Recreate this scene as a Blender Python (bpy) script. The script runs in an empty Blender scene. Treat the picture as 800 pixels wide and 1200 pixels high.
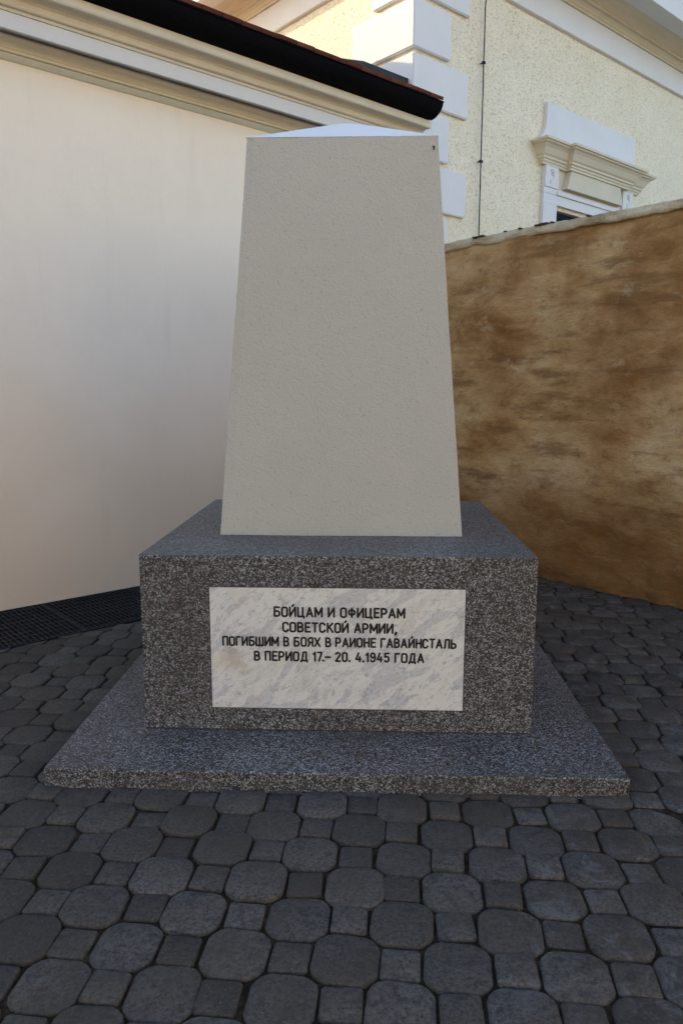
import bpy, bmesh, math, random
from mathutils import Vector, Matrix, noise
R = math.radians
random.seed(7)
scene = bpy.context.scene
col = scene.collection

# ------------------------------------------------------------------ camera
cam_d = bpy.data.cameras.new('camera')
cam = bpy.data.objects.new('camera', cam_d)
col.objects.link(cam)
cam.location = (0, 0, 1.6)
cam.rotation_euler = (Matrix.Rotation(-0.1613, 3, 'X') @ Matrix.Rotation(R(90), 3, 'X') @ Matrix.Rotation(0.0011, 3, 'Z')).to_euler()
cam_d.sensor_fit = 'VERTICAL'
cam_d.sensor_height = 24.0
cam_d.lens = 875.36 / 1200 * 24
cam_d.clip_end = 2000
cam_d.clip_start = 0.05
scene.camera = cam

# ------------------------------------------------------------------ sky, sun, exposure
WA = 0.8528                                    # courtyard axes: A runs away to the right, B away to the left
A = Vector((math.sin(WA), math.cos(WA), 0)); B = Vector((-math.cos(WA), math.sin(WA), 0))
FR = math.atan2(A.y, A.x)
SUN_EL = R(18); PHI = R(66)
sdir = (-A * math.cos(PHI) + B * math.sin(PHI)).normalized()       # horizontal direction towards the sun
sun_vec = sdir * math.cos(SUN_EL) + Vector((0, 0, math.sin(SUN_EL)))
world = bpy.data.worlds.new('World'); scene.world = world; world.use_nodes = True
wn = world.node_tree; wn.nodes.clear()
sky = wn.nodes.new('ShaderNodeTexSky'); sky.sky_type = 'NISHITA'; sky.sun_disc = False
sky.sun_elevation = SUN_EL; sky.sun_rotation = math.atan2(sdir.x, sdir.y)
sky.dust_density = 1.0; sky.ozone_density = 1.0
bg = wn.nodes.new('ShaderNodeBackground'); bg.inputs['Strength'].default_value = 0.13
wo = wn.nodes.new('ShaderNodeOutputWorld')
wn.links.new(sky.outputs[0], bg.inputs[0]); wn.links.new(bg.outputs[0], wo.inputs[0])
sd = bpy.data.lights.new('sun', 'SUN'); sd.energy = 2.0; sd.angle = R(0.5); sd.color = (1.0, 0.77, 0.48)
so = bpy.data.objects.new('sun', sd); col.objects.link(so)
so.rotation_euler = sun_vec.to_track_quat('Z', 'Y').to_euler()
scene.view_settings.view_transform = 'Standard'; scene.view_settings.look = 'None'
scene.view_settings.gamma = 1.0
scene.view_settings.exposure = 1.78

# ------------------------------------------------------------------ materials
class NT:
    def __init__(s, name, rough=0.8, spec=0.3):
        s.m = bpy.data.materials.new(name); s.m.use_nodes = True
        s.t = s.m.node_tree; s.b = s.t.nodes['Principled BSDF']
        s.b.inputs['Roughness'].default_value = rough
        s.b.inputs['Specular IOR Level'].default_value = spec
        s.co = s.t.nodes.new('ShaderNodeTexCoord').outputs['Object']
    def link(s, a, b): s.t.links.new(a, b)
    def set(s, n, k, v):
        if v is None: return
        if hasattr(v, 'node'): s.link(v, n.inputs[k])
        else: n.inputs[k].default_value = v
    def world(s):
        g = s.t.nodes.new('ShaderNodeNewGeometry'); s.co = g.outputs['Position']; return s.co
    def map(s, scale=(1, 1, 1), rot=(0, 0, 0), co=None):
        n = s.t.nodes.new('ShaderNodeMapping'); s.link(co or s.co, n.inputs[0])
        n.inputs['Scale'].default_value = scale; n.inputs['Rotation'].default_value = rot
        return n.outputs[0]
    def noise(s, scale, detail=4, rough=0.6, co=None, dist=0, out='Fac'):
        n = s.t.nodes.new('ShaderNodeTexNoise'); s.link(co or s.co, n.inputs['Vector'])
        n.inputs['Scale'].default_value = scale; n.inputs['Detail'].default_value = detail
        n.inputs['Roughness'].default_value = rough; n.inputs['Distortion'].default_value = dist
        return n.outputs[out]
    def vor(s, scale, feature='F1', out='Distance', co=None, rnd=1):
        n = s.t.nodes.new('ShaderNodeTexVoronoi'); n.feature = feature; s.link(co or s.co, n.inputs['Vector'])
        n.inputs['Scale'].default_value = scale; n.inputs['Randomness'].default_value = rnd
        return n.outputs[out]
    def ramp(s, f, stops, interp='LINEAR'):
        n = s.t.nodes.new('ShaderNodeValToRGB'); s.link(f, n.inputs[0]); cr = n.color_ramp; cr.interpolation = interp
        while len(cr.elements) < len(stops): cr.elements.new(0.5)
        for e, (p, c) in zip(cr.elements, stops):
            e.position = p; e.color = (c, c, c, 1) if isinstance(c, (int, float)) else (*c, 1)
        return n.outputs[0]
    def mix(s, f, a, b, mode='MIX'):
        n = s.t.nodes.new('ShaderNodeMix'); n.data_type = 'RGBA'; n.blend_type = mode
        for k, v in ((0, f), (6, a), (7, b)):
            if hasattr(v, 'node'): s.link(v, n.inputs[k])
            elif k == 0: n.inputs[0].default_value = v
            else: n.inputs[k].default_value = (*v, 1) if len(v) == 3 else v
        return n.outputs[2]
    def math(s, op, a, b=0.0, c=None):
        n = s.t.nodes.new('ShaderNodeMath'); n.operation = op
        for i, v in enumerate((a, b) if c is None else (a, b, c)):
            if hasattr(v, 'node'): s.link(v, n.inputs[i])
            else: n.inputs[i].default_value = v
        return n.outputs[0]
    def sep(s, co=None):
        n = s.t.nodes.new('ShaderNodeSeparateXYZ'); s.link(co or s.co, n.inputs[0]); return n.outputs
    def rand(s): return s.t.nodes.new('ShaderNodeObjectInfo').outputs['Random']
    def col(s, c):
        if hasattr(c, 'node'): s.link(c, s.b.inputs['Base Color'])
        else: s.b.inputs['Base Color'].default_value = (*c, 1)
    def bump(s, h, dist=0.01, strength=1.0, prev=None):
        n = s.t.nodes.new('ShaderNodeBump'); s.link(h, n.inputs['Height'])
        n.inputs['Distance'].default_value = dist; n.inputs['Strength'].default_value = strength
        if prev is not None: s.link(prev, n.inputs['Normal'])
        s.link(n.outputs[0], s.b.inputs['Normal']); return n.outputs[0]

def mat_granite():
    n = NT('granite', 0.42, 0.5)
    c1 = n.vor(205, out='Color'); r1 = n.sep(c1)[0]
    c2 = n.vor(350, out='Color'); r2 = n.sep(c2)[1]
    f = n.math('ADD', n.math('MULTIPLY', r1, 0.78), n.math('MULTIPLY', r2, 0.22))
    k = n.ramp(f, [(0.0, (.005, .005, .006)), (.36, (.010, .010, .011)), (.42, (.046, .046, .045)), (.60, (.090, .088, .088)), (.72, (.18, .185, .195)), (.86, (.44, .46, .49))])
    big = n.noise(2.2, 5, .6)
    k = n.mix(n.ramp(big, [(.35, 0.0), (.75, .45)]), k, (.045, .036, .030))
    st = n.noise(7, 7, .75, dist=1.0)
    k = n.mix(n.ramp(st, [(.54, 0.0), (.70, .55)]), k, (.075, .045, .026))
    n.col(k)
    n.link(n.ramp(r2, [(0, .30), (1, .62)]), n.b.inputs['Roughness'])
    n.bump(r2, .0012, .5)
    return n.m

def mat_roughcast(name, c_lo, c_hi, grain=90, dist=.0035, streak=0.0, worm=False, stain=None, fine=.25):
    n = NT(name, .9, .2)
    big = n.noise(1.3, 6, .62)
    k = n.mix(n.ramp(big, [(.3, 0.0), (.7, 1.0)]), c_lo, c_hi)
    g = n.noise(grain, 3, .7, co=n.map((1, 1, .55), (0, .5, .25)))
    g2 = n.vor(grain * .8)
    pits = n.ramp(g, [(.28, 1.0), (.40, 0.0)])
    k = n.mix(n.math('MULTIPLY', pits, fine), k, tuple(x * .45 for x in c_lo))
    if stain:   # faint rain runs and soiled patches
        s = n.noise(5.5, 7, .7, co=n.map((1, 1, .16)))
        k = n.mix(n.ramp(s, [(.50, 0.0), (.70, .45)]), k, stain)
        s2 = n.noise(2.6, 6, .65)
        k = n.mix(n.ramp(s2, [(.50, 0.0), (.68, .30)]), k, stain)
    n.col(k)
    h = n.math('ADD', n.math('MULTIPLY', g, 1.0), n.math('MULTIPLY', g2, .5))
    p = None
    if worm:
        w = n.noise(42, 5, .7, co=n.map((1, 1, 1.5), (0, .35, .2)), dist=.7)
        wr = n.ramp(w, [(.36, 0.0), (.46, .85), (.7, 1.0)])
        p = n.bump(wr, .006, .8)
        k2 = n.mix(n.ramp(w, [(.39, .85), (.48, 0.0)]), k, (c_lo[0] * .76, c_lo[1] * .66, c_lo[2] * .52))
        n.col(k2)
    n.bump(h, dist, .8, p)
    return n.m

def mat_smooth(name, c, c2=None, rough=.85, grain=40, dist=.001, stain=.0):
    n = NT(name, rough, .25)
    b = n.noise(2.0, 6, .65)
    k = n.mix(n.ramp(b, [(.35, 0.0), (.7, 1.0)]), c, c2 or tuple(x * .9 for x in c))
    if stain:
        d = n.noise(14, 6, .7, co=n.map((1, 1, .25)))
        k = n.mix(n.ramp(d, [(.52, 0.0), (.8, stain)]), k, tuple(x * .5 for x in c))
    n.col(k)
    n.bump(n.noise(grain, 4, .6), dist, .6)
    return n.m

def mat_wallpaint():
    n = NT('smooth_render_paint', .88, .2)
    b = n.noise(.8, 5, .55); b2 = n.noise(5, 6, .6)
    k = n.mix(n.ramp(b, [(.3, 0.0), (.7, 1.0)]), (.84, .765, .66), (.87, .80, .70))
    k = n.mix(n.ramp(b2, [(.4, 0.0), (.7, .35)]), k, (.81, .745, .65))
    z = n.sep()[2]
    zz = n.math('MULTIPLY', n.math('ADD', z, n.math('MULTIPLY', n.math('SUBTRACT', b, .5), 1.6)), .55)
    k = n.mix(n.ramp(zz, [(.0, .62), (.5, .40), (1.0, 0.0)]), k, (.70, .56, .42))   # warm bounced light painted into the colour towards the wall foot
    st = n.noise(3.2, 7, .7, co=n.map((1.6, 1, .22)))
    k = n.mix(n.ramp(st, [(.56, 0.0), (.78, .25)]), k, (.60, .56, .50))
    n.col(k)
    p = n.bump(n.noise(3.0, 4, .5), .006, .5)
    n.bump(n.noise(90, 4, .7), .0022, .8, p)
    return n.m

def mat_loam():
    n = NT('old_clay_render', .95, .12)
    str_ = n.map((.75, .75, 1.35))
    a = n.noise(1.2, 10, .66, co=str_, dist=.15)
    b = n.noise(4.2, 10, .70, co=str_, dist=.2)
    c = n.noise(15, 7, .7, co=n.map((.8, .8, 1.25)))
    e = n.noise(2.4, 8, .6, co=n.map((.5, .5, 2.8)))
    k = n.ramp(a, [(.34, (.27, .135, .046)), (.45, (.42, .25, .105)), (.54, (.55, .365, .175)), (.66, (.66, .50, .29))])
    k = n.mix(n.ramp(b, [(.35, .55), (.48, 0.0)]), k, (.24, .12, .042))
    k = n.mix(n.ramp(e, [(.37, .6), (.46, 0.0)]), k, (.20, .105, .040))
    k = n.mix(n.ramp(b, [(.56, 0.0), (.68, .5)]), k, (.68, .54, .35))
    k = n.mix(n.ramp(c, [(.60, 0.0), (.72, .35)]), k, (.64, .52, .35))
    k = n.mix(n.ramp(c, [(.32, .6), (.42, 0.0)]), k, (.20, .11, .05))
    sp = n.vor(46); k = n.mix(n.ramp(sp, [(.05, .6), (.12, 0.0)]), k, (.09, .055, .030))
    # darker brown towards the foot, its edge broken up by noise
    z = n.sep()[2]
    zz = n.math('ADD', z, n.math('MULTIPLY', n.math('SUBTRACT', b, .5), .9))
    k = n.mix(n.ramp(zz, [(.0, .72), (.42, .55), (.9, .2), (1.5, 0.0)]), k, (.20, .098, .034))
    n.col(k)
    p = n.bump(n.noise(22, 8, .75, co=n.map((.8, .8, 1.3))), .022, .9)
    n.bump(n.noise(140, 4, .7), .003, .8, p)
    return n.m

def mat_coping():
    n = NT('lime_coping_mortar', .95, .15)
    a = n.noise(7, 8, .7, co=n.map((.6, .6, 1.5)))
    k = n.ramp(a, [(.3, (.22, .16, .09)), (.44, (.52, .42, .27)), (.60, (.74, .64, .45))])
    b = n.noise(28, 5, .7); k = n.mix(n.ramp(b, [(.62, 0.0), (.72, .7)]), k, (.10, .07, .045))
    n.col(k); n.bump(n.noise(38, 7, .8), .025, 1.0)
    return n.m

def mat_paver():
    n = NT('concrete_paver', .82, .35)
    rnd = n.rand()
    n.world()
    g = n.noise(85, 5, .75); g2 = n.noise(24, 8, .78); pit = n.vor(48)
    base = n.mix(rnd, (.060, .053, .044), (.130, .119, .103))
    k = n.mix(n.ramp(g, [(.38, .75), (.56, 0.0)]), base, (.016, .017, .020))
    k = n.mix(n.ramp(g2, [(.38, .8), (.49, 0.0)]), k, (.026, .026, .029))
    k = n.mix(n.ramp(g2, [(.56, 0.0), (.70, .5)]), k, (.125, .120, .112))
    w = n.noise(7, 8, .8, dist=1.2)
    x = n.sep()[0]; y = n.sep()[1]
    side = n.ramp(n.math('SUBTRACT', x, n.math('MULTIPLY', y, .2)), [(0.0, 0.0), (.22, 1.0)])  # lime bloom on the stones at the right front
    k = n.mix(n.math('MULTIPLY', n.ramp(w, [(.53, 0.0), (.63, .75)]), side), k, (.15, .155, .16))
    k = n.mix(n.math('MULTIPLY', n.ramp(w, [(.36, .75), (.47, 0.0)]), side), k, (.013, .015, .022))
    k = n.mix(n.ramp(pit, [(.10, .85), (.20, 0.0)]), k, (.012, .012, .013))
    sp = n.sep(n.vor(260, out='Color'))[0]
    k = n.mix(n.ramp(sp, [(.980, 0.0), (.990, .45)]), k, (.22, .21, .20))
    d = n.noise(2.1, 6, .7)
    k = n.mix(n.ramp(d, [(.42, 0.0), (.66, .7)]), k, (.060, .046, .032))
    n.col(k)
    n.link(n.ramp(g2, [(.3, .55), (.7, .9)]), n.b.inputs['Roughness'])
    p = n.bump(g2, .006, .7)
    n.bump(n.math('ADD', g, n.math('MULTIPLY', pit, .5)), .0025, .9, p)
    return n.m

def mat_soil():
    n = NT('joint_soil', .95, .1); n.world()
    a = n.noise(30, 7, .75)
    n.col(n.ramp(a, [(.3, (.010, .008, .006)), (.5, (.030, .022, .014)), (.7, (.080, .058, .036))]))
    n.bump(a, .012, 1.0)
    return n.m

def mat_marble():
    n = NT('white_marble', .35, .45)
    co = n.map((1, 1, 1), (0, R(38), 0))
    a = n.noise(3.6, 6, .6, co=n.map((1.0, 1, 2.4), co=co), dist=.6)
    a2 = n.noise(7.5, 6, .65, co=n.map((1.0, 1, 2.8), co=co), dist=.9)
    b = n.noise(24, 5, .7, co=n.map((1, 1, 1.9), co=co))
    k = n.ramp(a, [(.36, (.52, .53, .55)), (.46, (.66, .66, .65)), (.54, (.70, .69, .65)), (.66, (.60, .59, .56))])
    r1_ = n.math('ABSOLUTE', n.math('SUBTRACT', a, .44)); r2_ = n.math('ABSOLUTE', n.math('SUBTRACT', a2, .50))
    k = n.mix(n.ramp(r1_, [(.0, .42), (.026, 0.0)]), k, (.29, .30, .33))
    k = n.mix(n.ramp(r2_, [(.0, .55), (.018, 0.0)]), k, (.25, .26, .29))
    k = n.mix(n.ramp(b, [(.34, .7), (.43, 0.0)]), k, (.30, .31, .34))
    sp = n.vor(30); k = n.mix(n.ramp(sp, [(.05, .6), (.14, 0.0)]), k, (.26, .27, .30))
    yl = n.noise(6, 4, .6); k = n.mix(n.ramp(yl, [(.55, 0.0), (.7, .35)]), k, (.60, .54, .40))
    # iron-brown stain at the left edge
    x, y, z = n.sep()
    dx = n.math('ADD', x, .46); dz = n.math('SUBTRACT', z, .42)
    dd = n.math('SQRT', n.math('ADD', n.math('MULTIPLY', dx, dx), n.math('MULTIPLY', n.math('MULTIPLY', dz, dz), .6)))
    dd = n.math('ADD', dd, n.math('MULTIPLY', n.math('SUBTRACT', n.noise(14, 6, .7), .5), .22))
    k = n.mix(n.ramp(dd, [(.0, .5), (.07, 0.0)]), k, (.40, .30, .19))
    n.col(k); n.bump(b, .0006, .3)
    return n.m

def mat_flat(name, c, rough=.6, metal=0.0, spec=.4, var=.25, scale=20):
    n = NT(name, rough, spec); n.b.inputs['Metallic'].default_value = metal
    a = n.noise(scale, 6, .7)
    n.col(n.mix(n.ramp(a, [(.3, 0.0), (.7, 1.0)]), tuple(x * (1 - var) for x in c), tuple(min(1, x * (1 + var)) for x in c)))
    n.bump(a, .001, .4)
    return n.m

def mat_tile():
    n = NT('clay_roof_tile', .85, .2)
    a = n.noise(18, 6, .7); r_ = n.rand()
    k = n.mix(r_, (.10, .028, .018), (.19, .062, .034))
    n.col(n.mix(n.ramp(a, [(.45, 0.0), (.7, .7)]), k, (.05, .028, .020)))
    n.bump(a, .004, .8)
    return n.m

def mat_glass():
    n = NT('window_glass', .35, .02); n.col((.004, .004, .005)); return n.m

M = dict(granite=mat_granite(), marble=mat_marble(), loam=mat_loam(), coping=mat_coping(), paver=mat_paver(), soil=mat_soil(),
         obelisk=mat_roughcast('obelisk_roughcast', (.455, .445, .395), (.485, .475, .425), 120, .0045, fine=.6),
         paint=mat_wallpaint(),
         trim=mat_smooth('cornice_paint', (.70, .655, .545), (.63, .585, .48), stain=.10),
         fascia=mat_smooth('pale_grey_paint', (.68, .69, .70), (.64, .65, .67), stain=.05),
         cream=mat_roughcast('cream_worm_plaster', (.84, .75, .58), (.89, .81, .655), 70, .004, worm=True, fine=.3),
         white=mat_smooth('white_stucco_paint', (.72, .71, .72), (.68, .67, .68), grain=60, dist=.002, stain=.06),
         hood=mat_smooth('warm_stucco_paint', (.66, .60, .48), (.60, .55, .44), grain=60, dist=.002, stain=.15),
         letter=mat_flat('letter_paint', (.010, .010, .011), .5, var=.3, scale=90),
         cap=mat_smooth('sky_lightened_cap_paint', (.76, .76, .76), (.72, .72, .72), grain=90, dist=.003),  # obelisk paint lightened for the cap; sky light put into the colour
         dark=mat_flat('dark_sheet_metal', (.0045, .0045, .006), .9, .0, spec=.05),
         steel=mat_flat('galvanised_steel', (.060, .066, .078), .45, .75, var=.5, scale=40),
         iron=mat_flat('blackened_iron', (.022, .022, .026), .5, .5),
         wood=mat_flat('window_frame_paint', (.02, .017, .015), .5),
         slate=mat_flat('slate_grey_sheet_roof', (.018, .019, .022), .7, .0, var=.4, scale=12),
         mortar=mat_flat('dark_mortar', (.055, .048, .042), .9, scale=60),
         rustbrick=mat_flat('red_brick_crumb', (.085, .040, .032), .9, scale=60),
         earth=mat_flat('bare_earth', (.30, .225, .15), .95, var=.3, scale=.6),
         sunwall=mat_smooth('pale_house_plaster', (.78, .67, .50), (.74, .63, .46)),
         tile=mat_tile(), glass=mat_glass())

# ------------------------------------------------------------------ building helpers
class MB:
    """collects shapes in one bmesh"""
    def __init__(s): s.bm = bmesh.new()
    def box(s, x0, x1, y0, y1, z0, z1, bev=0.0):
        v = [s.bm.verts.new(p) for p in ((x0, y0, z0), (x1, y0, z0), (x1, y1, z0), (x0, y1, z0), (x0, y0, z1), (x1, y0, z1), (x1, y1, z1), (x0, y1, z1))]
        fs = [s.bm.faces.new([v[i] for i in f]) for f in ((3, 2, 1, 0), (4, 5, 6, 7), (0, 1, 5, 4), (1, 2, 6, 5), (2, 3, 7, 6), (3, 0, 4, 7))]
        if bev:
            es = list({e for f in fs for e in f.edges})
            bmesh.ops.bevel(s.bm, geom=es, offset=bev, segments=2, affect='EDGES', profile=.6)
        return s
    def prism(s, poly, axis, a0, a1):
        """poly: 2D points; extruded along axis from a0 to a1"""
        def P(p, a): return {'x': (a, p[0], p[1]), 'y': (p[0], a, p[1]), 'z': (p[0], p[1], a)}[axis]
        v0 = [s.bm.verts.new(P(p, a0)) for p in poly]; v1 = [s.bm.verts.new(P(p, a1)) for p in poly]
        n = len(poly)
        s.bm.faces.new(v0[::-1]); s.bm.faces.new(v1)
        for i in range(n): s.bm.faces.new([v0[i], v0[(i + 1) % n], v1[(i + 1) % n], v1[i]])
        return s
    def sweep(s, path, prof):
        """prof: (outward offset, z) from bottom to top; outward = right of the direction of travel"""
        pts = [Vector(p) for p in path]; n = len(pts); mit = []
        for i in range(n):
            d1 = (pts[i] - pts[i - 1]).normalized() if i else None
            d2 = (pts[i + 1] - pts[i]).normalized() if i < n - 1 else None
            n1 = Vector((d1.y, -d1.x)) if d1 else None; n2 = Vector((d2.y, -d2.x)) if d2 else None
            if n1 is None: m = n2
            elif n2 is None: m = n1
            else:
                b = (n1 + n2); m = b / max(.2, (1 + n1.dot(n2)))
            mit.append(m)
        rings = [[s.bm.verts.new((pts[i].x + mit[i].x * o, pts[i].y + mit[i].y * o, z)) for o, z in prof] for i in range(n)]
        k = len(prof)
        for i in range(n - 1):
            for j in range(k - 1): s.bm.faces.new([rings[i][j], rings[i + 1][j], rings[i + 1][j + 1], rings[i][j + 1]])
        s.bm.faces.new(rings[0]); s.bm.faces.new(rings[-1][::-1])
        return s
    def tube(s, pts, r, n=8, cap=True):
        pts = [Vector(p) for p in pts]; rings = []
        for i, p in enumerate(pts):
            d = (pts[min(i + 1, len(pts) - 1)] - pts[max(i - 1, 0)]).normalized()
            u = d.orthogonal().normalized() if abs(d.z) > .9 else d.cross(Vector((0, 0, 1))).normalized(); w = d.cross(u)
            rr = r[i] if isinstance(r, (list, tuple)) else r
            rings.append([s.bm.verts.new(p + (u * math.cos(2 * math.pi * k / n) + w * math.sin(2 * math.pi * k / n)) * rr) for k in range(n)])
        for a, b in zip(rings, rings[1:]):
            for k in range(n): s.bm.faces.new([a[k], a[(k + 1) % n], b[(k + 1) % n], b[k]])
        if cap: s.bm.faces.new(rings[0][::-1]); s.bm.faces.new(rings[-1])
        return s
    def shift(s, o): bmesh.ops.translate(s.bm, verts=s.bm.verts, vec=o); return s
    def mesh(s, name, mat, smooth=False):
        bmesh.ops.recalc_face_normals(s.bm, faces=s.bm.faces)
        me = bpy.data.meshes.new(name); s.bm.to_mesh(me); s.bm.free(); me.materials.append(mat)
        if smooth:
            for p in me.polygons: p.use_smooth = True
        return me
    def build(s, name, mat, parent=None, smooth=False, org=None):
        """org: origin that the given coordinates are measured from, when it is not the parent's"""
        if org is not None: s.shift(-Vector(org))
        o = bpy.data.objects.new(name, s.mesh(name, mat, smooth)); col.objects.link(o)
        if parent: o.parent = parent
        return o

def tag(o, label=None, cat=None, group=None, kind=None):
    for k, v in (('label', label), ('category', cat), ('group', group), ('kind', kind)):
        if v: o[k] = v
    return o
def empty(name, loc, rz=0.0, **kw):
    o = bpy.data.objects.new(name, None); col.objects.link(o)
    o.location = loc; o.rotation_euler = (0, 0, rz); o.empty_display_size = .3
    return tag(o, **kw)
def W(s_, c_, z=0): return A * s_ + B * c_ + Vector((0, 0, z))
def fnoise(p, sc, oct=4): return noise.fractal(Vector(p) * sc, .6, 2.0, oct)
def wobble(bm, amp, sc, axis=None):
    for v in bm.verts:
        n_ = noise.noise_vector(v.co * sc) * amp
        if axis is None: v.co += n_
        else: v.co += Vector(axis) * n_.x
def in_view(p, margin=30):
    P = Vector(p) - Vector((0, 0, 1.6)); c, s_ = math.cos(.1613), math.sin(.1613)
    z = P.y * c - P.z * s_; u = P.z * c + P.y * s_
    if z < .2: return None
    x = 400 + P.x / z * 875.36; y = 600 - u / z * 875.36
    return z if (-margin < x < 800 + margin and -margin < y < 1200 + margin) else None

# wall positions (courtyard frame: s along A, c along B)
CL = 5.6213      # face of the low building on the left
SB = 5.42        # face of the clay boundary wall
MS, MC = 6.53, 6.272   # corner of the large building
G0, G1 = 4.775, CL     # grating between paving and low building

# ------------------------------------------------------------------ ground and paving
g = MB()
gv = [g.bm.verts.new(p) for p in ((-300, -300, -.06), (300, -300, -.06), (300, 300, -.06), (-300, 300, -.06))]; g.bm.faces.new(gv)
tag(g.build('ground', M['earth']), kind='structure')

pave = MB()   # soil bed of the paving, lumpy, fuller towards the right front
NX, NY = 150, 160
def bed(x, y):
    f = min(1, max(0, (x - .3 * y + .25) / .7)) * min(1, max(0, (3.2 - y) / .8))
    return -.0165 + .0050 * f + .0015 * fnoise((x, y, 3), 5, 3)
grid = []
for j in range(NY + 1):
    y = -1.6 + (11.0 + 1.6) * j / NY
    grid.append([pave.bm.verts.new((x, y, bed(x, y))) for x in [-6 + 13.5 * i / NX for i in range(NX + 1)]])
def infield(x, y, m=0.0):
    s_ = x * A.x + y * A.y; c_ = x * B.x + y * B.y
    return s_ < SB + .3 + m and c_ < G0 + m
for j in range(NY):
    for i in range(NX):
        q = [grid[j][i], grid[j][i + 1], grid[j + 1][i + 1], grid[j + 1][i]]
        if all(infield(v.co.x, v.co.y, .0) for v in q) : pave.bm.faces.new(q)
pave.bm.verts.ensure_lookup_table()
bmesh.ops.delete(pave.bm, geom=[v for v in pave.bm.verts if not v.link_faces], context='VERTS')
pavement = pave.build('pavement', M['soil'], smooth=True); tag(pavement, kind='structure')

P0 = Vector((-.8905, 2.6260)); PY = R(-5.0); PP = .1604
e1 = Vector((math.cos(PY), math.sin(PY))); e2 = Vector((-math.sin(PY), math.cos(PY)))
def oct_outline(a, p, rr, k):
    """rounded octagon: square of side a whose corners are cut at |x|+|y|=p"""
    h = a / 2; q = p - h; rs = random.Random(k); base = []
    for sx, sy, order in ((1, 1, 0), (-1, 1, 1), (-1, -1, 0), (1, -1, 1)):
        c = [(sx * h, sy * q), (sx * q, sy * h)]
        if order: c.reverse()
        base += c
    return round_poly(base, rr, rs)
def sq_outline(b, rr, k):
    h = b / 2; return round_poly([(h, h), (-h, h), (-h, -h), (h, -h)], rr, random.Random(k))
def round_poly(base, rr, rs):
    out = []; n = len(base)
    for i in range(n):
        p = Vector(base[i]) + Vector((rs.uniform(-1, 1), rs.uniform(-1, 1))) * .0022
        a = (Vector(base[i - 1]) - p); b = (Vector(base[(i + 1) % n]) - p)
        ra = min(rr, a.length * .42); rb = min(rr, b.length * .42)
        out += [p + a.normalized() * ra, p + b.normalized() * rb]
    return out
def clip(poly, nrm, d):
    out = []
    for i in range(len(poly)):
        p, q = poly[i], poly[(i + 1) % len(poly)]; dp = p.dot(nrm) - d; dq = q.dot(nrm) - d
        if dp <= 0: out.append(p)
        if dp * dq < 0: out.append(p + (q - p) * (dp / (dp - dq)))
    return out
def stone_bm(bm, poly, z0=-.035, top=0.0, bev=.007, mtx=None, crown=.0012):
    n = len(poly); cen = sum((Vector(p) for p in poly), Vector((0, 0))) / n
    def ring(scale_in, z):
        r_ = []
        for p in poly:
            d = Vector(p) - cen; L = d.length; q = cen + d * max(.1, (L - scale_in) / L)
            v = Vector((q.x, q.y, z)); r_.append(bm.verts.new(mtx @ v if mtx else v))
        return r_
    rings = [ring(0, z0), ring(0, top - bev * .9), ring(bev * .35, top - bev * .32), ring(bev, top - bev * .02)]
    for a, b in zip(rings, rings[1:]):
        for i in range(n): bm.faces.new([a[i], a[(i + 1) % n], b[(i + 1) % n], b[i]])
    c = cen; v = Vector((c.x, c.y, top + crown)); cv = bm.verts.new(mtx @ v if mtx else v)
    for i in range(n): bm.faces.new([rings[-1][i], rings[-1][(i + 1) % n], cv])
def stone_mesh(name, poly):
    m = MB(); stone_bm(m.bm, poly); return m.mesh(name, M['paver'], True)
oct_polys = [oct_outline(.198, PP, .013, k) for k in range(5)]
sq_polys = [sq_outline(b_, .008, 50 + k) for k, b_ in enumerate((.117, .113, .115, .110, .116))]
# leave the joints open: chamfers pulled in a little
oct_polys = [[p * f for p in poly] for poly, f in zip(oct_polys, (.962, .972, .945, .968, .955))]
oct_meshes = [stone_mesh('octagonal_paving_stone', p) for p in oct_polys]
sq_meshes = [stone_mesh('square_paving_stone', p) for p in sq_polys]
cells = []
MXY = Vector((.0073, 4.0014)); MT = -.0334
for j in range(-30, 60):
    for i in range(-50, 60):
        P = P0 + e1 * (i * PP) + e2 * (j * PP)
        s_ = P.x * A.x + P.y * A.y; c_ = P.x * B.x + P.y * B.y
        if s_ > SB + .05 or c_ > G0 + .09: continue
        if P.y < .2 or abs(P.x) > 5.6 or P.y > 8.6 or s_ < -2.6: continue
        d = P - MXY; lx = d.x * math.cos(MT) + d.y * math.sin(MT); ly = -d.x * math.sin(MT) + d.y * math.cos(MT)
        if abs(lx) < 1.04 and abs(ly) < 1.04: continue
        z = in_view((P.x, P.y, 0), 60)
        cells.append((z if z else 50 + P.length, (i + j) % 2 == 0, P, c_))
cells.sort(key=lambda t: t[0])
cnt = {True: 0, False: 0}; rest = {True: MB(), False: MB()}
rs = random.Random(11)
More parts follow.
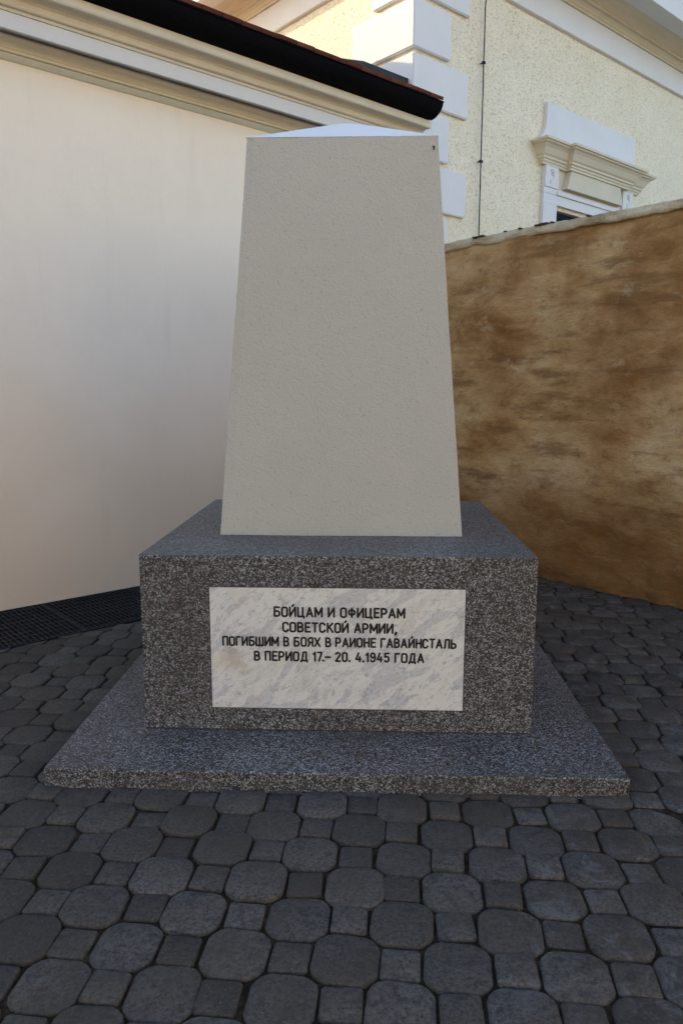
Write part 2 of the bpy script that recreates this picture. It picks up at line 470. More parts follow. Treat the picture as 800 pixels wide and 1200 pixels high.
for z, big, P, c_ in cells:
    pos = P + Vector((rs.gauss(0, .0030), rs.gauss(0, .0030))); rot = PY + rs.gauss(0, R(2.0))
    if not big: rot += rs.choice([0, 1, 2, 3]) * math.pi / 2
    tz = -.003 + rs.gauss(0, .0036)
    mtx = Matrix.Translation((pos.x, pos.y, tz)) @ Matrix.Rotation(rot, 4, 'Z') @ Matrix.Rotation(rs.gauss(0, R(.9)), 4, 'X') @ Matrix.Rotation(rs.gauss(0, R(.9)), 4, 'Y')
    k = rs.randrange(5); name = 'octagonal_paving_stone' if big else 'square_paving_stone'
    near = c_ > G0 - .13
    if near:   # cut along the edge of the grating
        Rm = Matrix.Rotation(rot, 2); b2 = Vector((B.x, B.y))
        poly = [pos + Rm @ p for p in (oct_polys if big else sq_polys)[k]]
        poly = clip(poly, b2, G0 - .008)
        if len(poly) < 3: continue
        cen = sum(poly, Vector((0, 0))) / len(poly)
        ar = abs(sum(poly[i].x * poly[(i + 1) % len(poly)].y - poly[(i + 1) % len(poly)].x * poly[i].y for i in range(len(poly)))) / 2
        if ar < .0012: continue
        if cnt[big] < 300 and z < 40:
            m = MB(); stone_bm(m.bm, [p - pos for p in poly], bev=.005)
            o = bpy.data.objects.new(name, m.mesh(name, M['paver'], True)); o.location = (pos.x, pos.y, tz)
            col.objects.link(o); o.parent = pavement; cnt[big] += 1
        else: stone_bm(rest[big].bm, [p - pos for p in poly], bev=.005, mtx=Matrix.Translation((pos.x, pos.y, tz)))
    elif cnt[big] < 300 and z < 40:
        o = bpy.data.objects.new(name, (oct_meshes if big else sq_meshes)[k]); o.matrix_world = mtx
        col.objects.link(o); o.parent = pavement; cnt[big] += 1
    else: stone_bm(rest[big].bm, (oct_polys if big else sq_polys)[k], mtx=mtx)
tag(rest[True].build('distant_octagonal_stones', M['paver'], pavement, True), kind='stuff')
tag(rest[False].build('distant_square_stones', M['paver'], pavement, True), kind='stuff')

# ------------------------------------------------------------------ grating over the light well along the low building
gr = empty('drainage_grating', W(0, G0), FR, label='dark steel bar grating set in the paving along the foot of the pale wall', cat='grating')
o0 = (0, G0, 0)
MB().box(-3.5, SB, G0 - .02, CL + .01, -.30, -.16).build('channel_floor', M['iron'], gr, org=o0)
MB().box(-3.5, SB, G0 - .006, G0 + .0, -.159, .002).build('kerb_angle', M['iron'], gr, org=o0)
MB().box(-3.5, SB, G0 + .001, G0 + .006, -.034, .003).build('edge_bar', M['steel'], gr, org=o0)
MB().box(-3.5, SB, CL - .008, CL - .003, -.034, .003).build('edge_bar', M['steel'], gr, org=o0)
bm_ = MB().box(-.0025, .0025, G0 + .007, CL - .009, -.032, .001).shift((0, -G0, 0)).mesh('bearing_bar', M['steel'])
s_ = -.5; nb = 0
while s_ < SB - .02:
    if nb < 290:
        b = bpy.data.objects.new('bearing_bar', bm_); b.location = (s_, 0, 0); col.objects.link(b); b.parent = gr
    if nb % 28 == 14:
        MB().box(s_ + .010, s_ + .018, G0 + .007, CL - .009, -.03, .0025).build('panel_frame_bar', M['steel'], gr, org=o0)
    s_ += .034; nb += 1
for k in range(9):
    c_ = G0 + .05 + k * .092
    MB().box(-.5, SB - .02, c_, c_ + .005, -.012, -.0012).build('cross_rod', M['steel'], gr, org=o0)

# ------------------------------------------------------------------ low building on the left
lb = empty('low_building', W(-2, CL), FR, label='low pale building with a moulded cream cornice and dark gutter, left of the monument', cat='building')
o0 = (-2, CL, 0)
S0, S1 = -15.0, 5.68
m = MB(); wallgrid = m
ns, nz = 120, 34
gg = [[m.bm.verts.new((s__, CL + .004 * fnoise((s__, 0, z), 1.1, 2), z)) for s__ in [S0 + (S1 - S0) * i / ns for i in range(ns + 1)]] for z in [-.3 + 4.2 * j / nz for j in range(nz + 1)]]
for j in range(nz):
    for i in range(ns): m.bm.faces.new([gg[j][i], gg[j][i + 1], gg[j + 1][i + 1], gg[j + 1][i]])
back = [m.bm.verts.new(p) for p in ((S0, CL + 6.4, -.3), (S1, CL + 6.4, -.3), (S1, CL + 6.4, 3.9), (S0, CL + 6.4, 3.9))]
m.bm.faces.new(back)
m.bm.faces.new([gg[j][0] for j in range(nz + 1)] + [back[3], back[0]])
m.bm.faces.new([gg[j][-1] for j in range(nz + 1)][::-1] + [back[1], back[2]])
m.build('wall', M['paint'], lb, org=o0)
low = [(-.02, 3.80), (.004, 3.806), (.018, 3.822), (.030, 3.834), (.040, 3.842)]
lower = MB().sweep([(S0, CL), (S1, CL)], [(-.03, 3.800), (.008, 3.802), (.020, 3.812), (.034, 3.829), (.040, 3.838), (-.03, 3.839)])
lower.build('cornice_apron', M['trim'], lb, True, org=o0)
MB().sweep([(S0, CL), (S1, CL)], [(-.03, 3.841), (.056, 3.841), (.056, 3.860), (.062, 3.863), (.064, 3.872), (.075, 3.885), (.095, 3.895), (.118, 3.901), (.125, 3.906), (.126, 3.918), (.10, 3.934), (-.03, 3.935)]).build('lower_moulding', M['trim'], lb, org=o0)
MB().sweep([(S0, CL), (S1, CL)], [(-.03, 3.936), (.232, 3.936), (.236, 3.897), (.26, 3.897), (.26, 3.998), (-.03, 3.9985)]).build('cornice_fascia', M['fascia'], lb, org=o0)
MB().sweep([(S0, CL), (S1, CL)], [(-.03, 4.000), (.268, 4.000), (.272, 4.017), (.292, 4.021), (.30, 4.030), (.302, 4.043), (.306, 4.060), (.322, 4.074), (.345, 4.084), (.372, 4.088), (.374, 4.080), (.410, 4.080), (.418, 4.090), (.420, 4.142), (-.03, 4.144)]).build('upper_moulding', M['trim'], lb, org=o0)
RZ0 = 4.335; SL = (6.10 - RZ0) / 3.6
MB().box(S0, S1, CL + .0, CL + 6.2, 4.146, 4.20).build('eave_board', M['wood'], lb, org=o0)
MB().box(S0, 5.645, CL - .425, CL - .41, 4.146, 4.30).build('fascia_board', M['dark'], lb, org=o0)
# half-round gutter hung in front of the fascia board
gprof = [(.431, 4.1435), (.455, 4.145), (.485, 4.152), (.515, 4.166), (.545, 4.188), (.565, 4.212), (.577, 4.238), (.581, 4.262), (.431, 4.262)]
gutter = MB().prism([(CL - p[0], p[1]) for p in gprof], 'x', S0, 5.655).build('gutter', M['dark'], lb, org=o0)
MB().prism([(CL - .505 + (.505 - p[0]) * 1.02, 4.205 + (p[1] - 4.205) * 1.02) for p in gprof], 'x', 5.656, 5.662).build('gutter_end_cap', M['dark'], gutter, org=o0)
MB().tube([(S0, CL - .584, 4.266), (5.662, CL - .584, 4.266)], .007, 8).build('gutter_bead', M['dark'], gutter, org=o0)
for k in range(9):
    s_ = 5.45 - k * .75
    MB().box(s_, s_ + .025, CL - .575, CL - .44, 4.264, 4.268).build('gutter_bracket', M['dark'], gutter, org=o0)
# roof: ridge behind, thick enough to throw the shade; two visible eave courses of flat tiles as pieces
ridge_c = CL + 3.1
rf = MB().prism([(CL - .45, 4.262), (ridge_c, 6.06), (CL + 6.6, 4.262), (CL + 6.6, 4.20), (CL - .45, 4.20)], 'x', S0, 5.63)
rf.build('roof', M['tile'], lb, org=o0)
sl = math.atan2(6.06 - 4.262, ridge_c - (CL - .45))
tm = MB().prism([(-.082, 0), (.082, 0), (.084, .006), (.080, .028), (-.080, .028), (-.084, .006)], 'y', -.02, .33)
tmesh = tm.mesh('roof_tile', M['tile'])
rs = random.Random(5)
for row in range(3):
    for k in range(52):
        s_ = 5.57 - k * .172 - (.086 if row % 2 else 0)
        yy = CL - .565 + row * .17 * math.cos(sl); zz = 4.272 + row * .17 * math.sin(sl) + (.010) + rs.uniform(-.003, .003)
        o = bpy.data.objects.new('roof_tile', tmesh); col.objects.link(o); o.parent = lb
        o.location = (s_ - o0[0], yy - o0[1], zz + .004); o.rotation_euler = (sl - .045 + rs.gauss(0, .006), rs.gauss(0, .008), rs.gauss(0, .008))

# ------------------------------------------------------------------ clay boundary wall
bw = empty('boundary_wall', W(SB, 0), FR, label='old brown clay-rendered courtyard wall with a crumbling mortar coping, right of the monument', cat='wall')
o0 = (SB, 0, 0)
C0, C1 = -4.2, CL - .02
m = MB(); nc, nz = 330, 100
def brelief(c_, z):
    d = .030 * fnoise((c_, 4.1, z), .8, 3) + .010 * fnoise((c_, 1.7, z * 1.6), 3.2, 4) + .004 * fnoise((c_, 9, z * 1.5), 12, 3)
    d -= .05 * math.exp(-max(0, z + .0) / .10) * (1 + .6 * fnoise((c_, 2, 0), 2.5))   # eroded foot
    return d
gg = []
for j in range(nz + 1):
    z = -.1 + 2.97 * j / nz
    gg.append([m.bm.verts.new((SB - brelief(c_, z) + .0, c_, z)) for c_ in [C0 + (C1 - C0) * i / nc for i in range(nc + 1)]])
for j in range(nz):
    for i in range(nc): m.bm.faces.new([gg[j][i], gg[j][i + 1], gg[j + 1][i + 1], gg[j + 1][i]])
bt = [[m.bm.verts.new((SB + .34, c_, z)) for c_ in (C0, C1)] for z in (-.1, 2.87)]
m.bm.faces.new([bt[0][0], bt[0][1], bt[1][1], bt[1][0]])
m.bm.faces.new([gg[j][0] for j in range(nz + 1)] + [bt[1][0], bt[0][0]])
m.bm.faces.new([gg[j][-1] for j in range(nz + 1)] + [bt[1][1], bt[0][1]])
m.bm.faces.new(gg[-1] + [bt[1][1], bt[1][0]])
m.build('render_face', M['loam'], bw, True, org=o0)
cp = MB(); ncp = 420; ringsv = []
for i in range(ncp + 1):
    c_ = C0 + (C1 - C0) * i / ncp
    lo = 2.852 + .020 * fnoise((c_, 0, 0), 2.2, 4) - .008 * fnoise((c_, 5, 0), 9, 3)
    hi = 2.928 + .010 * fnoise((c_, 3, 0), 1.8, 3) + .005 * fnoise((c_, 8, 0), 14, 3)
    ov = .030 + .012 * fnoise((c_, 6, 0), 3, 3)
    jn = lambda q: .006 * fnoise((c_, q, 1), 16, 2)
    prof = [(SB + .20, lo + .02), (SB - .004, lo + .004), (SB - ov * .75, lo + jn(1)), (SB - ov - .004, lo + .018 + jn(2)), (SB - ov - .002 + jn(3), (lo + hi) / 2), (SB - ov * .8 + jn(4), hi - .012), (SB - ov * .3, hi), (SB + .10, hi + .03 + jn(5)), (SB + .25, hi + .02), (SB + .38, hi - .02), (SB + .38, lo)]
    ringsv.append([cp.bm.verts.new((a_, c_, b_)) for a_, b_ in prof])
for r1, r2 in zip(ringsv, ringsv[1:]):
    for k in range(len(r1)): cp.bm.faces.new([r1[k], r1[(k + 1) % len(r1)], r2[(k + 1) % len(r1)], r2[k]])
cp.bm.faces.new(ringsv[0]); cp.bm.faces.new(ringsv[-1][::-1])
cp.build('coping', M['coping'], bw, True, org=o0)
rs = random.Random(3)
for c_, L_, h_ in ((4.40, .07, .010), (4.33, .04, .008), (3.76, .05, .016), (3.70, .07, .020), (3.62, .03, .012), (3.93, .025, .010), (4.08, .02, .008), (3.30, .03, .008)):
    b = MB().box(SB - .035, SB + .03, c_ - L_ / 2, c_ + L_ / 2, 2.926, 2.930 + h_ * .6, .003); wobble(b.bm, .006, 40)
    b.build('brick_fragment', M['rustbrick'], bw, org=o0)

# ------------------------------------------------------------------ large cream building
mb = empty('cream_building', W(MS, MC), FR, label='large cream plastered building with white corner quoins and a heavy moulded cornice, behind the wall', cat='building')
o0 = (MS, MC, 0)
END, BACK = 22.0, 30.0
wx0, wx1, wz0, wz1 = 9.37, 11.05, 2.05, 4.125     # window opening
def slab(x0, x1, z0, z1): return (x0, x1, MC, MC + .45, z0, z1)
w_ = MB()
w_.box(*slab(MS, wx0, 0, 7.3)); w_.box(*slab(wx1, END, 0, 7.3)); w_.box(*slab(wx0, wx1, 0, wz0)); w_.box(*slab(wx0, wx1, wz1, 7.3))
bmesh.ops.translate(w_.bm, verts=w_.bm.verts, vec=(0, 0, -.05))
w_.build('front_wall', M['cream'], mb, org=o0)
MB().box(MS + .0005, MS + .45, MC + .4505, BACK, -.05, 7.25).build('side_wall', M['cream'], mb, org=o0)
MB().box(END - .4, END - .001, MC + .451, BACK, -.05, 7.25).build('end_wall', M['cream'], mb, org=o0)
MB().box(MS + .46, END - .41, MC + 1.4, MC + 1.5, 0, 7.2).build('inner_wall', M['wood'], mb, org=o0)
# quoins: long on one face where short on the other
z = 5.296; rows = []
qz = [5.296 + .560 * k for k in range(-9, 3)]
for k, zt in enumerate(qz):
    rl = (k - 9) % 2 == 0
    lr = .90 if rl else .575; ll = .62 if rl else .97
    o_ = .050; zb = zt - .500
    poly = [(MS - o_, MC - o_), (MS + lr, MC - o_), (MS + lr, MC - .002), (MS - .002, MC - .002), (MS - .002, MC + ll), (MS - o_, MC + ll)]
    if zt > 6.3: zt = 6.30
    q = MB().prism(poly, 'z', zb, zt)
    es = [e for e in q.bm.edges]
    bmesh.ops.bevel(q.bm, geom=es, offset=.010, segments=2, affect='EDGES')
    q.build('quoin', M['white'], mb, org=o0)
path = [(MS, BACK), (MS, MC), (END, MC)]
MB().sweep(path, [(-.02, 6.335), (.045, 6.337), (.055, 6.345), (.055, 6.660), (-.02, 6.661)]).build('frieze', M['white'], mb, org=o0)
MB().sweep(path, [(-.02, 6.662), (.080, 6.662), (.083, 6.688), (.095, 6.694), (.105, 6.716), (.130, 6.738), (.142, 6.744), (-.02, 6.745)]).build('bed_moulding', M['hood'], mb, org=o0)
MB().sweep(path, [(-.02, 6.747), (.172, 6.747), (.175, 6.776), (.188, 6.782), (.198, 6.800), (.225, 6.822), (.26, 6.835), (.262, 6.84), (.275, 6.850), (.30, 6.863), (.35, 6.872), (.36, 6.874), (-.02, 6.876)]).build('cove_moulding', M['hood'], mb, org=o0)
MB().sweep(path, [(-.02, 6.877), (.64, 6.877), (.64, 6.80), (.70, 6.80), (.70, 7.070), (.72, 7.085), (.74, 7.10), (.78, 7.14), (.84, 7.16), (.84, 7.22), (-.02, 7.225)]).build('corona', M['white'], mb, org=o0)
MB().prism([(MC - .86, 7.23), (MC + 5, 10.4), (BACK + .8, 7.23)], 'x', MS - .86, END).build('roof', M['tile'], mb, org=o0)

# window with its surround
win = empty('window', (0, 0, 0)); win.parent = mb
WT = (MS, MC, 0)
f_ = .055
sr = MB()
sr.box(9.04, 9.36, MC - f_, MC - .002, 1.9, 4.12)
sr.box(11.06, 11.40, MC - f_, MC - .002, 1.9, 4.12)
sr.box(9.04, 11.40, MC - f_, MC - .002, 4.122, 4.245)
win_s = sr.build('window_surround', M['white'], win, org=o0)
MB().box(9.34, 11.12, MC - f_ - .022, MC - f_ - .001, 4.248, 4.300, .004).build('architrave_fillet', M['white'], win, org=o0)
MB().box(9.04, 11.40, MC - f_, MC - .002, 4.249, 4.322).build('architrave_band', M['white'], win, org=o0)
MB().box(9.05, 9.355, MC - .068, MC - .002, 4.326, 4.592).build('frieze_block', M['white'], win, org=o0)
MB().box(11.08, 11.39, MC - .068, MC - .002, 4.326, 4.592).build('frieze_block', M['white'], win, org=o0)
MB().prism([(9.50, 4.35), (10.98, 4.35), (10.90, 4.592), (9.58, 4.592)], 'y', MC - .12, MC - .032).build('frieze_field', M['hood'], win, org=o0)
MB().box(9.356, 11.079, MC - .030, MC - .002, 4.324, 4.593).build('frieze_ground', M['hood'], win, org=o0)
for cx in (9.20, 11.235):   # scroll relief on the two blocks
    t_ = MB(); pts = []
    for k in range(30):
        a_ = k / 29 * 2 * math.pi * 1.4; rr = .012 + .034 * k / 29
        pts.append((cx + rr * math.cos(a_), MC - .072, 4.515 + rr * math.sin(a_)))
    for k in range(1, 14): pts.append((cx + .03 - .06 * k / 13 + .02 * math.sin(k / 13 * 6.3), MC - .072, 4.49 - .12 * k / 13))
    t_.tube(pts, .0075, 6).build('scroll_relief', M['white'], win, True, org=o0)
hp = [(9.04, MC + .01), (9.04, MC), (9.60, MC), (9.60, MC - .07), (11.06, MC - .07), (11.06, MC), (11.46, MC), (11.46, MC + .01)]
hprof = [(-.005, 4.594), (.070, 4.594), (.072, 4.622), (.084, 4.628), (.088, 4.652), (.108, 4.662), (.110, 4.690), (.122, 4.697), (.135, 4.712), (.150, 4.74), (.170, 4.775), (.200, 4.806), (.228, 4.818), (.231, 4.834), (.255, 4.838), (.258, 4.868), (-.005, 4.876)]
MB().sweep(hp, hprof).build('window_hood', M['hood'], win, org=o0)
# blocking course over the hood, its near end flaring out in a concave curve
bl = MB()
flare = [(9.04 - .19 * (1 - t_) ** 2.6, 4.872 + .30 * t_) for t_ in [k / 9 for k in range(10)]]
pl = flare + [(9.04, 5.375), (11.36, 5.375)] + [(11.36 + .02 * (1 - t_) ** 2.6, 4.872 + .3 * t_) for t_ in [k / 9 for k in range(9, -1, -1)]]
bl.prism(pl, 'y', MC - .060, MC - .003).build('blocking_course', M['white'], win, org=o0)
fr = MB()
for x0, x1, z0, z1 in ((wx0, wx0 + .07, wz0, wz1), (wx1 - .07, wx1, wz0, wz1), (wx0 + .07, wx1 - .07, wz1 - .07, wz1), (wx0 + .07, wx1 - .07, wz0, wz0 + .07), (10.17, 10.25, wz0 + .07, wz1 - .07)):
    fr.box(x0 + .001, x1 - .001, MC + .02, MC + .06, z0, z1 - .001)
fr.build('frame', M['wood'], win, org=o0)
for x0, x1 in ((wx0 + .07, 10.17), (10.25, wx1 - .07)):
    MB().box(x0, x1, MC + .032, MC + .038, wz0 + .07, wz1 - .072).build('pane', M['glass'], win, org=o0)

# ------------------------------------------------------------------ house across the courtyard, behind the photographer
oh = empty('courtyard_house', W(-4, -8.5), FR, label='sunlit cream courtyard house across from the low building, behind the viewpoint', cat='building')
o0 = (-4, -8.5, 0)
ow = MB(); wins = [(-14.5, -13.3), (-11, -9.8), (-7.5, -6.3), (-4, -2.8), (-.5, .7), (3, 4.2)]
edges = [-17.0] + [v for w2 in wins for v in w2] + [7.0]
for k in range(0, len(edges), 2): ow.box(edges[k], edges[k + 1], -8.9, -8.5, -.05, 6.4)
for x0, x1 in wins:
    ow.box(x0, x1, -8.9, -8.5, -.05, 1.0); ow.box(x0, x1, -8.9, -8.5, 2.5, 3.9); ow.box(x0, x1, -8.9, -8.5, 5.4, 6.4)
ow.build('wall', M['sunwall'], oh, org=o0)
MB().box(-17, 7, -15, -8.901, -.05, 6.38).build('house_body', M['sunwall'], oh, org=o0)
MB().prism([(-15.4, 6.41), (-8.1, 6.41), (-11.8, 9.2)], 'x', -17.3, 7.3).build('roof', M['tile'], oh, org=o0)
for x0, x1 in wins:
    for z0, z1 in ((1.0, 2.5), (3.9, 5.4)):
        wf = MB().box(x0 + .001, x1 - .001, -8.72, -8.68, z0 + .001, z1 - .001).build('window', M['glass'], oh, org=o0)
        fm = MB(); xm = (x0 + x1) / 2
        fm.box(x0 + .002, x0 + .06, -8.679, -8.64, z0 + .002, z1 - .002); fm.box(x1 - .06, x1 - .002, -8.679, -8.64, z0 + .002, z1 - .002)
        fm.box(xm - .03, xm + .03, -8.679, -8.64, z0 + .06, z1 - .06); fm.box(x0 + .06, x1 - .06, -8.679, -8.64, z1 - .06, z1 - .002); fm.box(x0 + .06, x1 - .06, -8.679, -8.64, z0 + .002, z0 + .06)
        fm.build('frame', M['white'], wf, org=o0)

# ------------------------------------------------------------------ lightning conductor on the cream building
lc = empty('lightning_conductor', W(7.70, MC), FR, label='thin dark lightning conductor cable running down the cream wall beside the quoins', cat='cable')
o0 = (7.70, MC, 0)
rs = random.Random(9)
pts = [(7.70 + rs.gauss(0, .0015), MC - .050, .1 + k * .30) for k in range(21)] + [(7.70, MC - .085, 6.36), (7.70, MC - .085, 6.64), (7.70, MC - .17, 6.70), (7.70, MC - .32, 6.79)]
MB().tube(pts, .0075, 8).build('cable', M['iron'], lc, True, org=o0)
for z in (1.2, 2.28, 3.35, 4.38, 5.50):
    cl_ = MB(); cl_.box(7.683, 7.717, MC - .066, MC - .034, z - .016, z + .016, .005); cl_.tube([(7.672, MC - .050, z), (7.728, MC - .050, z)], .012, 8); cl_.tube([(7.70, MC - .04, z), (7.70, MC + .002, z)], .007, 6)
    cl_.build('clamp', M['iron'], lc, org=o0)

# ------------------------------------------------------------------ lean-to between the buildings
sh = empty('lean_to', W(5.95, 6.29), FR, label='dark sheet-metal lean-to roof end just above the low tiled eave, against the corner quoins', cat='shed')
o0 = (5.95, 6.29, 0)
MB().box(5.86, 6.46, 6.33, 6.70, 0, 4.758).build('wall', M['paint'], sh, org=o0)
MB().prism([(6.29, 4.76), (6.72, 4.76), (6.72, 5.20), (6.29, 5.035)], 'x', 5.80, 6.475).build('roof', M['slate'], sh, org=o0)

# ------------------------------------------------------------------ the monument
mo = empty('war_memorial', (.0073, 4.0014, 0), -.0334, label='white truncated obelisk on a grey granite pedestal with an inscribed marble plaque', cat='monument')
H0, H1 = .0759, .887
b = MB().box(-1.183, 1.183, -1.20, 1.20, -.04, H0, .006); b.build('base_slab', M['granite'], mo)
BY = .0255; PF = BY - .8473
ped = MB().box(-.871, .871, PF, BY + .8473, H0 + .001, H1, .004).build('pedestal', M['granite'], mo)
mj = MB(); mj.box(-.871, .871, PF - .004, PF + .02, H0 + .0012, H0 + .005).build('bedding_joint', M['mortar'], mo)

# marble plaque and its lettering
pq = MB().box(-.562, .562, PF - .0030, PF + .01, .1845, .7432, .0012).build('plaque', M['marble'], mo)
jt = MB()
for x0, x1, z0, z1 in ((-.566, .566, .7434, .7465), (-.566, .566, .1810, .1843), (-.5655, -.5622, .1844, .7433), (.5622, .5655, .1844, .7433)):
    jt.box(x0, x1, PF - .0012, PF + .005, z0, z1)
jt.build('plaque_joint', M['mortar'], pq)
def arc(cx, cy, rx, ry, a0, a1, n=8): return [(cx + rx * math.cos(R(a0 + (a1 - a0) * k / n)), cy + ry * math.sin(R(a0 + (a1 - a0) * k / n))) for k in range(n + 1)]
def oval(w): return arc(w - .2, .8, .2, .2, 0, 90, 5) + arc(.2, .8, .2, .2, 90, 180, 5) + arc(.2, .2, .2, .2, 180, 270, 5) + arc(w - .2, .2, .2, .2, 270, 360, 5) + [(w, .8)]
def bowl(x, w, y0, y1):
    r_ = (y1 - y0) / 2; return [(x, y1)] + arc(w - min(r_, .24), (y0 + y1) / 2, min(r_, .24), r_, 90, -90, 8) + [(x, y0)]
G = {  # glyph: (width, strokes) in units of the letter height
 'Б': (.50, [[(.46, 1), (0, 1), (0, 0)], bowl(0, .5, 0, .56)]),
 'О': (.52, [oval(.52)]),
 'И': (.54, [[(0, 1), (0, 0), (.54, 1), (.54, 0)]]),
 'Й': (.54, [[(0, 1), (0, 0), (.54, 1), (.54, 0)], [(.24, 1.14), (.36, 1.30)]]),
 'Ц': (.62, [[(0, 1), (0, 0), (.60, 0), (.60, -.16)], [(.48, 1), (.48, 0)]]),
 'А': (.58, [[(0, 0), (.29, 1), (.58, 0)], [(.10, .30), (.48, .30)]]),
 'М': (.66, [[(0, 0), (0, 1), (.33, .25), (.66, 1), (.66, 0)]]),
 'Ф': (.62, [[(.31, 1), (.31, 0)], arc(.31, .52, .31, .27, 0, 360, 18)]),
 'Е': (.44, [[(.44, 1), (0, 1), (0, 0), (.44, 0)], [(0, .52), (.38, .52)]]),
 'Р': (.48, [[(0, 0), (0, 1)], bowl(0, .48, .42, 1)]),
 'С': (.50, [arc(.26, .76, .24, .24, 10, 90, 5) + arc(.22, .78, .22, .22, 90, 180, 5) + arc(.22, .22, .22, .22, 180, 270, 5) + arc(.26, .24, .24, .24, 270, 350, 5)]),
 'В': (.50, [[(0, 0), (0, 1)], bowl(0, .46, .52, 1), bowl(0, .5, 0, .52)]),
 'Т': (.50, [[(0, 1), (.50, 1)], [(.25, 1), (.25, 0)]]),
 'К': (.52, [[(0, 0), (0, 1)], [(.50, 1), (.02, .45)], [(.16, .60), (.52, 0)]]),
 'П': (.50, [[(0, 0), (0, 1), (.50, 1), (.50, 0)]]),
 'Г': (.42, [[(0, 0), (0, 1), (.42, 1)]]),
 'Ш': (.76, [[(0, 1), (0, 0), (.76, 0), (.76, 1)], [(.38, 0), (.38, 1)]]),
 'Я': (.50, [[(.50, 0), (.50, 1)], [(.5 - x, y) for x, y in bowl(0, .48, .45, 1)], [(.22, .45), (0, 0)]]),
 'Х': (.56, [[(0, 0), (.56, 1)], [(0, 1), (.56, 0)]]),
 'Н': (.52, [[(0, 0), (0, 1)], [(.52, 0), (.52, 1)], [(0, .52), (.52, .52)]]),
 'Л': (.54, [[(0, 0), (.08, .06), (.16, 1), (.54, 1), (.54, 0)]]),
 'Ь': (.48, [[(0, 1), (0, 0)], bowl(0, .48, 0, .54)]),
 'Д': (.66, [[(0, -.14), (0, 0), (.64, 0), (.64, -.14)], [(.10, 0), (.24, 1), (.54, 1), (.54, 0)]]),
 '1': (.20, [[(0, .78), (.18, 1), (.18, 0)]]),
 '7': (.42, [[(0, 1), (.42, 1), (.12, 0)]]),
 '2': (.46, [arc(.23, .76, .22, .24, 165, -20, 8) + [(0, 0), (.46, 0)]]),
 '0': (.46, [oval(.46)]),
 '4': (.50, [[(.26, 1), (0, .26), (.50, .26)], [(.38, .55), (.38, 0)]]),
 '9': (.46, [arc(.23, .73, .22, .27, 0, 360, 14), [(.45, .73), (.45, .30)] + arc(.23, .26, .22, .26, 0, -150, 7)]),
 '5': (.46, [[(.44, 1), (.06, 1), (.03, .58)] + arc(.22, .32, .24, .32, 125, -150, 9)]),
 '.': (.05, [[(0, .02), (.02, .02)]]),
 ',': (.10, [[(.10, .04), (.0, -.16)]]),
 '–': (.52, [[(0, .46), (.52, .46)]]),
}
def text_line(txt, x0, x1, zl, zr, h, yy):
    adv = []; x = 0
    for i, ch in enumerate(txt):
        if ch == ' ': x += .42; adv.append(None); continue
        if ch == '~': x -= .10; adv.append(None); continue
        adv.append(x); x += G[ch][0] + .27
    tot = x - .27; kx = (x1 - x0) / (tot * h); hw = .115 * h
    def V(p): 
        X = x0 + p[0] * h * kx; return Vector((X, yy, zl + (zr - zl) * (X - x0) / (x1 - x0) + p[1] * h))
    for ch, ax in zip(txt, adv):
        if ax is None: continue
        jx = rs.gauss(0, .010); jz = rs.gauss(0, .008); m = MB()
        for stv in G[ch][1]:
            P = [V((ax + jx + px, py + jz)) for px, py in stv]
            f = 1.0 if ch not in '.,' else 1.25
            for a_, b_ in zip(P, P[1:]):
                d = (b_ - a_).normalized(); n_ = Vector((-d.z, 0, d.x)) * hw * f
                vs = [m.bm.verts.new(q) for q in (a_ - n_, b_ - n_, b_ + n_, a_ + n_)]; m.bm.faces.new(vs)
            for q in P:
                vs = [m.bm.verts.new(q + Vector((math.cos(t_ * math.pi / 4 + .4), 0, math.sin(t_ * math.pi / 4 + .4))) * hw * f * .98 + Vector((0, -.0001, 0))) for t_ in range(8)]; m.bm.faces.new(vs)
        m.build('letter', M['letter'], pq)
rs = random.Random(21); LY = PF - .0040
text_line('БОЙЦАМ И ОФИЦЕРАМ', -.275, .296, .6155, .6135, .040, LY)
text_line('СОВЕТСКОЙ АРМИИ,', -.238, .262, .5455, .5435, .040, LY)
text_line('ПОГИБШИМ В БОЯХ В РАИОНЕ ГАВАЙНСТАЛЬ', -.506, .524, .4795, .4775, .038, LY)
text_line('В ПЕРИОД 17~.~–~ 20. 4.1945 ГОДА', -.366, .383, .4115, .4095, .039, LY)

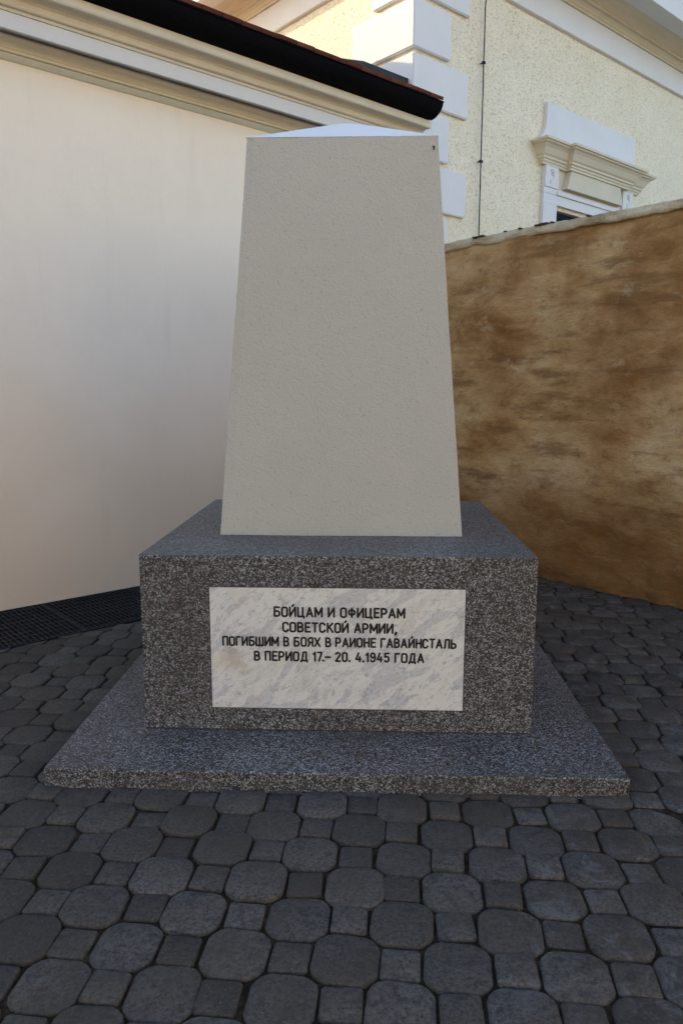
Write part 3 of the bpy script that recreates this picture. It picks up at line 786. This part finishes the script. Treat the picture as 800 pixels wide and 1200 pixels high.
# obelisk shaft: roughcast, edges a touch irregular
sx = MB(); NH, NW = 60, 24; rings = []
for j in range(NH + 1):
    t_ = j / NH; z = H1 + .001 + 1.9008 * t_; hw = .6034 + (.455 - .6034) * t_; yf = -.364 + (-.216 + .364) * t_; hd = .49 + (.345 - .49) * t_; yc = yf + hd
    ring = []
    for (xa, ya, xb, yb) in ((-hw, yf, hw, yf), (hw, yf, hw, yc + hd), (hw, yc + hd, -hw, yc + hd), (-hw, yc + hd, -hw, yf)):
        for k in range(NW):
            u = k / NW; p = Vector((xa + (xb - xa) * u, ya + (yb - ya) * u, z))
            n_ = noise.noise_vector(p * 3.0) * .0022 + noise.noise_vector(p * 19) * .0011
            e_ = .004 if k == 0 else 0
            p.x += n_.x - math.copysign(e_, p.x) * (1 if k == 0 else 0); p.y += n_.y + (e_ if (k == 0 and p.y < yc) else 0)
            if j == 0: p.z += abs(noise.noise(p * 22)) * .004
            ring.append(sx.bm.verts.new(p))
    rings.append(ring)
L4 = 4 * NW
for a_, b_ in zip(rings, rings[1:]):
    for k in range(L4): sx.bm.faces.new([a_[k], a_[(k + 1) % L4], b_[(k + 1) % L4], b_[k]])
sx.bm.faces.new(rings[0][::-1]); sx.bm.faces.new(rings[-1])
shaft = sx.build('obelisk_shaft', M['obelisk'], mo)
ZT = H1 + 1.9018; cpz = MB(); NN = 10; YC = .129
rr_ = []
for k in range(NN + 1):
    t_ = k / NN; zz = ZT + .0005 + (.174) * min(t_, .965 + .4 * (t_ - .965)) if k else ZT + .0005
    sc_ = 1 - t_ * .985
    rr_.append([cpz.bm.verts.new((sx_ * .456 * sc_ + .02 * t_, YC + sy_ * .346 * sc_, zz)) for sx_, sy_ in ((-1, -1), (1, -1), (1, 1), (-1, 1))])
for a_, b_ in zip(rr_, rr_[1:]):
    for k in range(4): cpz.bm.faces.new([a_[k], a_[(k + 1) % 4], b_[(k + 1) % 4], b_[k]])
cpz.bm.faces.new(rr_[0][::-1]); cpz.bm.faces.new(rr_[-1])
cpz.build('obelisk_cap', M['cap'], mo)
MB().tube([(.432, -.219, 2.742), (.436, -.232, 2.736), (.434, -.232, 2.722)], .0035, 6).build('nail', M['iron'], shaft)

# crumbs of soil left on the base slab
cr = MB(); rs = random.Random(4)
for k in range(70):
    x, y = (rs.gauss(.05, .12), rs.uniform(-1.17, -1.02)) if k < 45 else (rs.uniform(-1.1, 1.1), rs.uniform(-1.17, -.86))
    r_ = rs.uniform(.002, .006)
    mt = Matrix.Translation((x, y, H0 + r_ * .5)) @ Matrix.Rotation(rs.random() * 6, 4, 'Z')
    bmesh.ops.create_icosphere(cr.bm, subdivisions=1, radius=r_, matrix=mt @ Matrix.Scale(.6, 4, (0, 0, 1)))
c_ob = cr.build('soil_crumbs', M['rustbrick']); c_ob.location = mo.location; c_ob.rotation_euler = mo.rotation_euler
tag(c_ob, label='rusty brown crumbs of soil scattered on the front of the granite slab', cat='soil', kind='stuff')
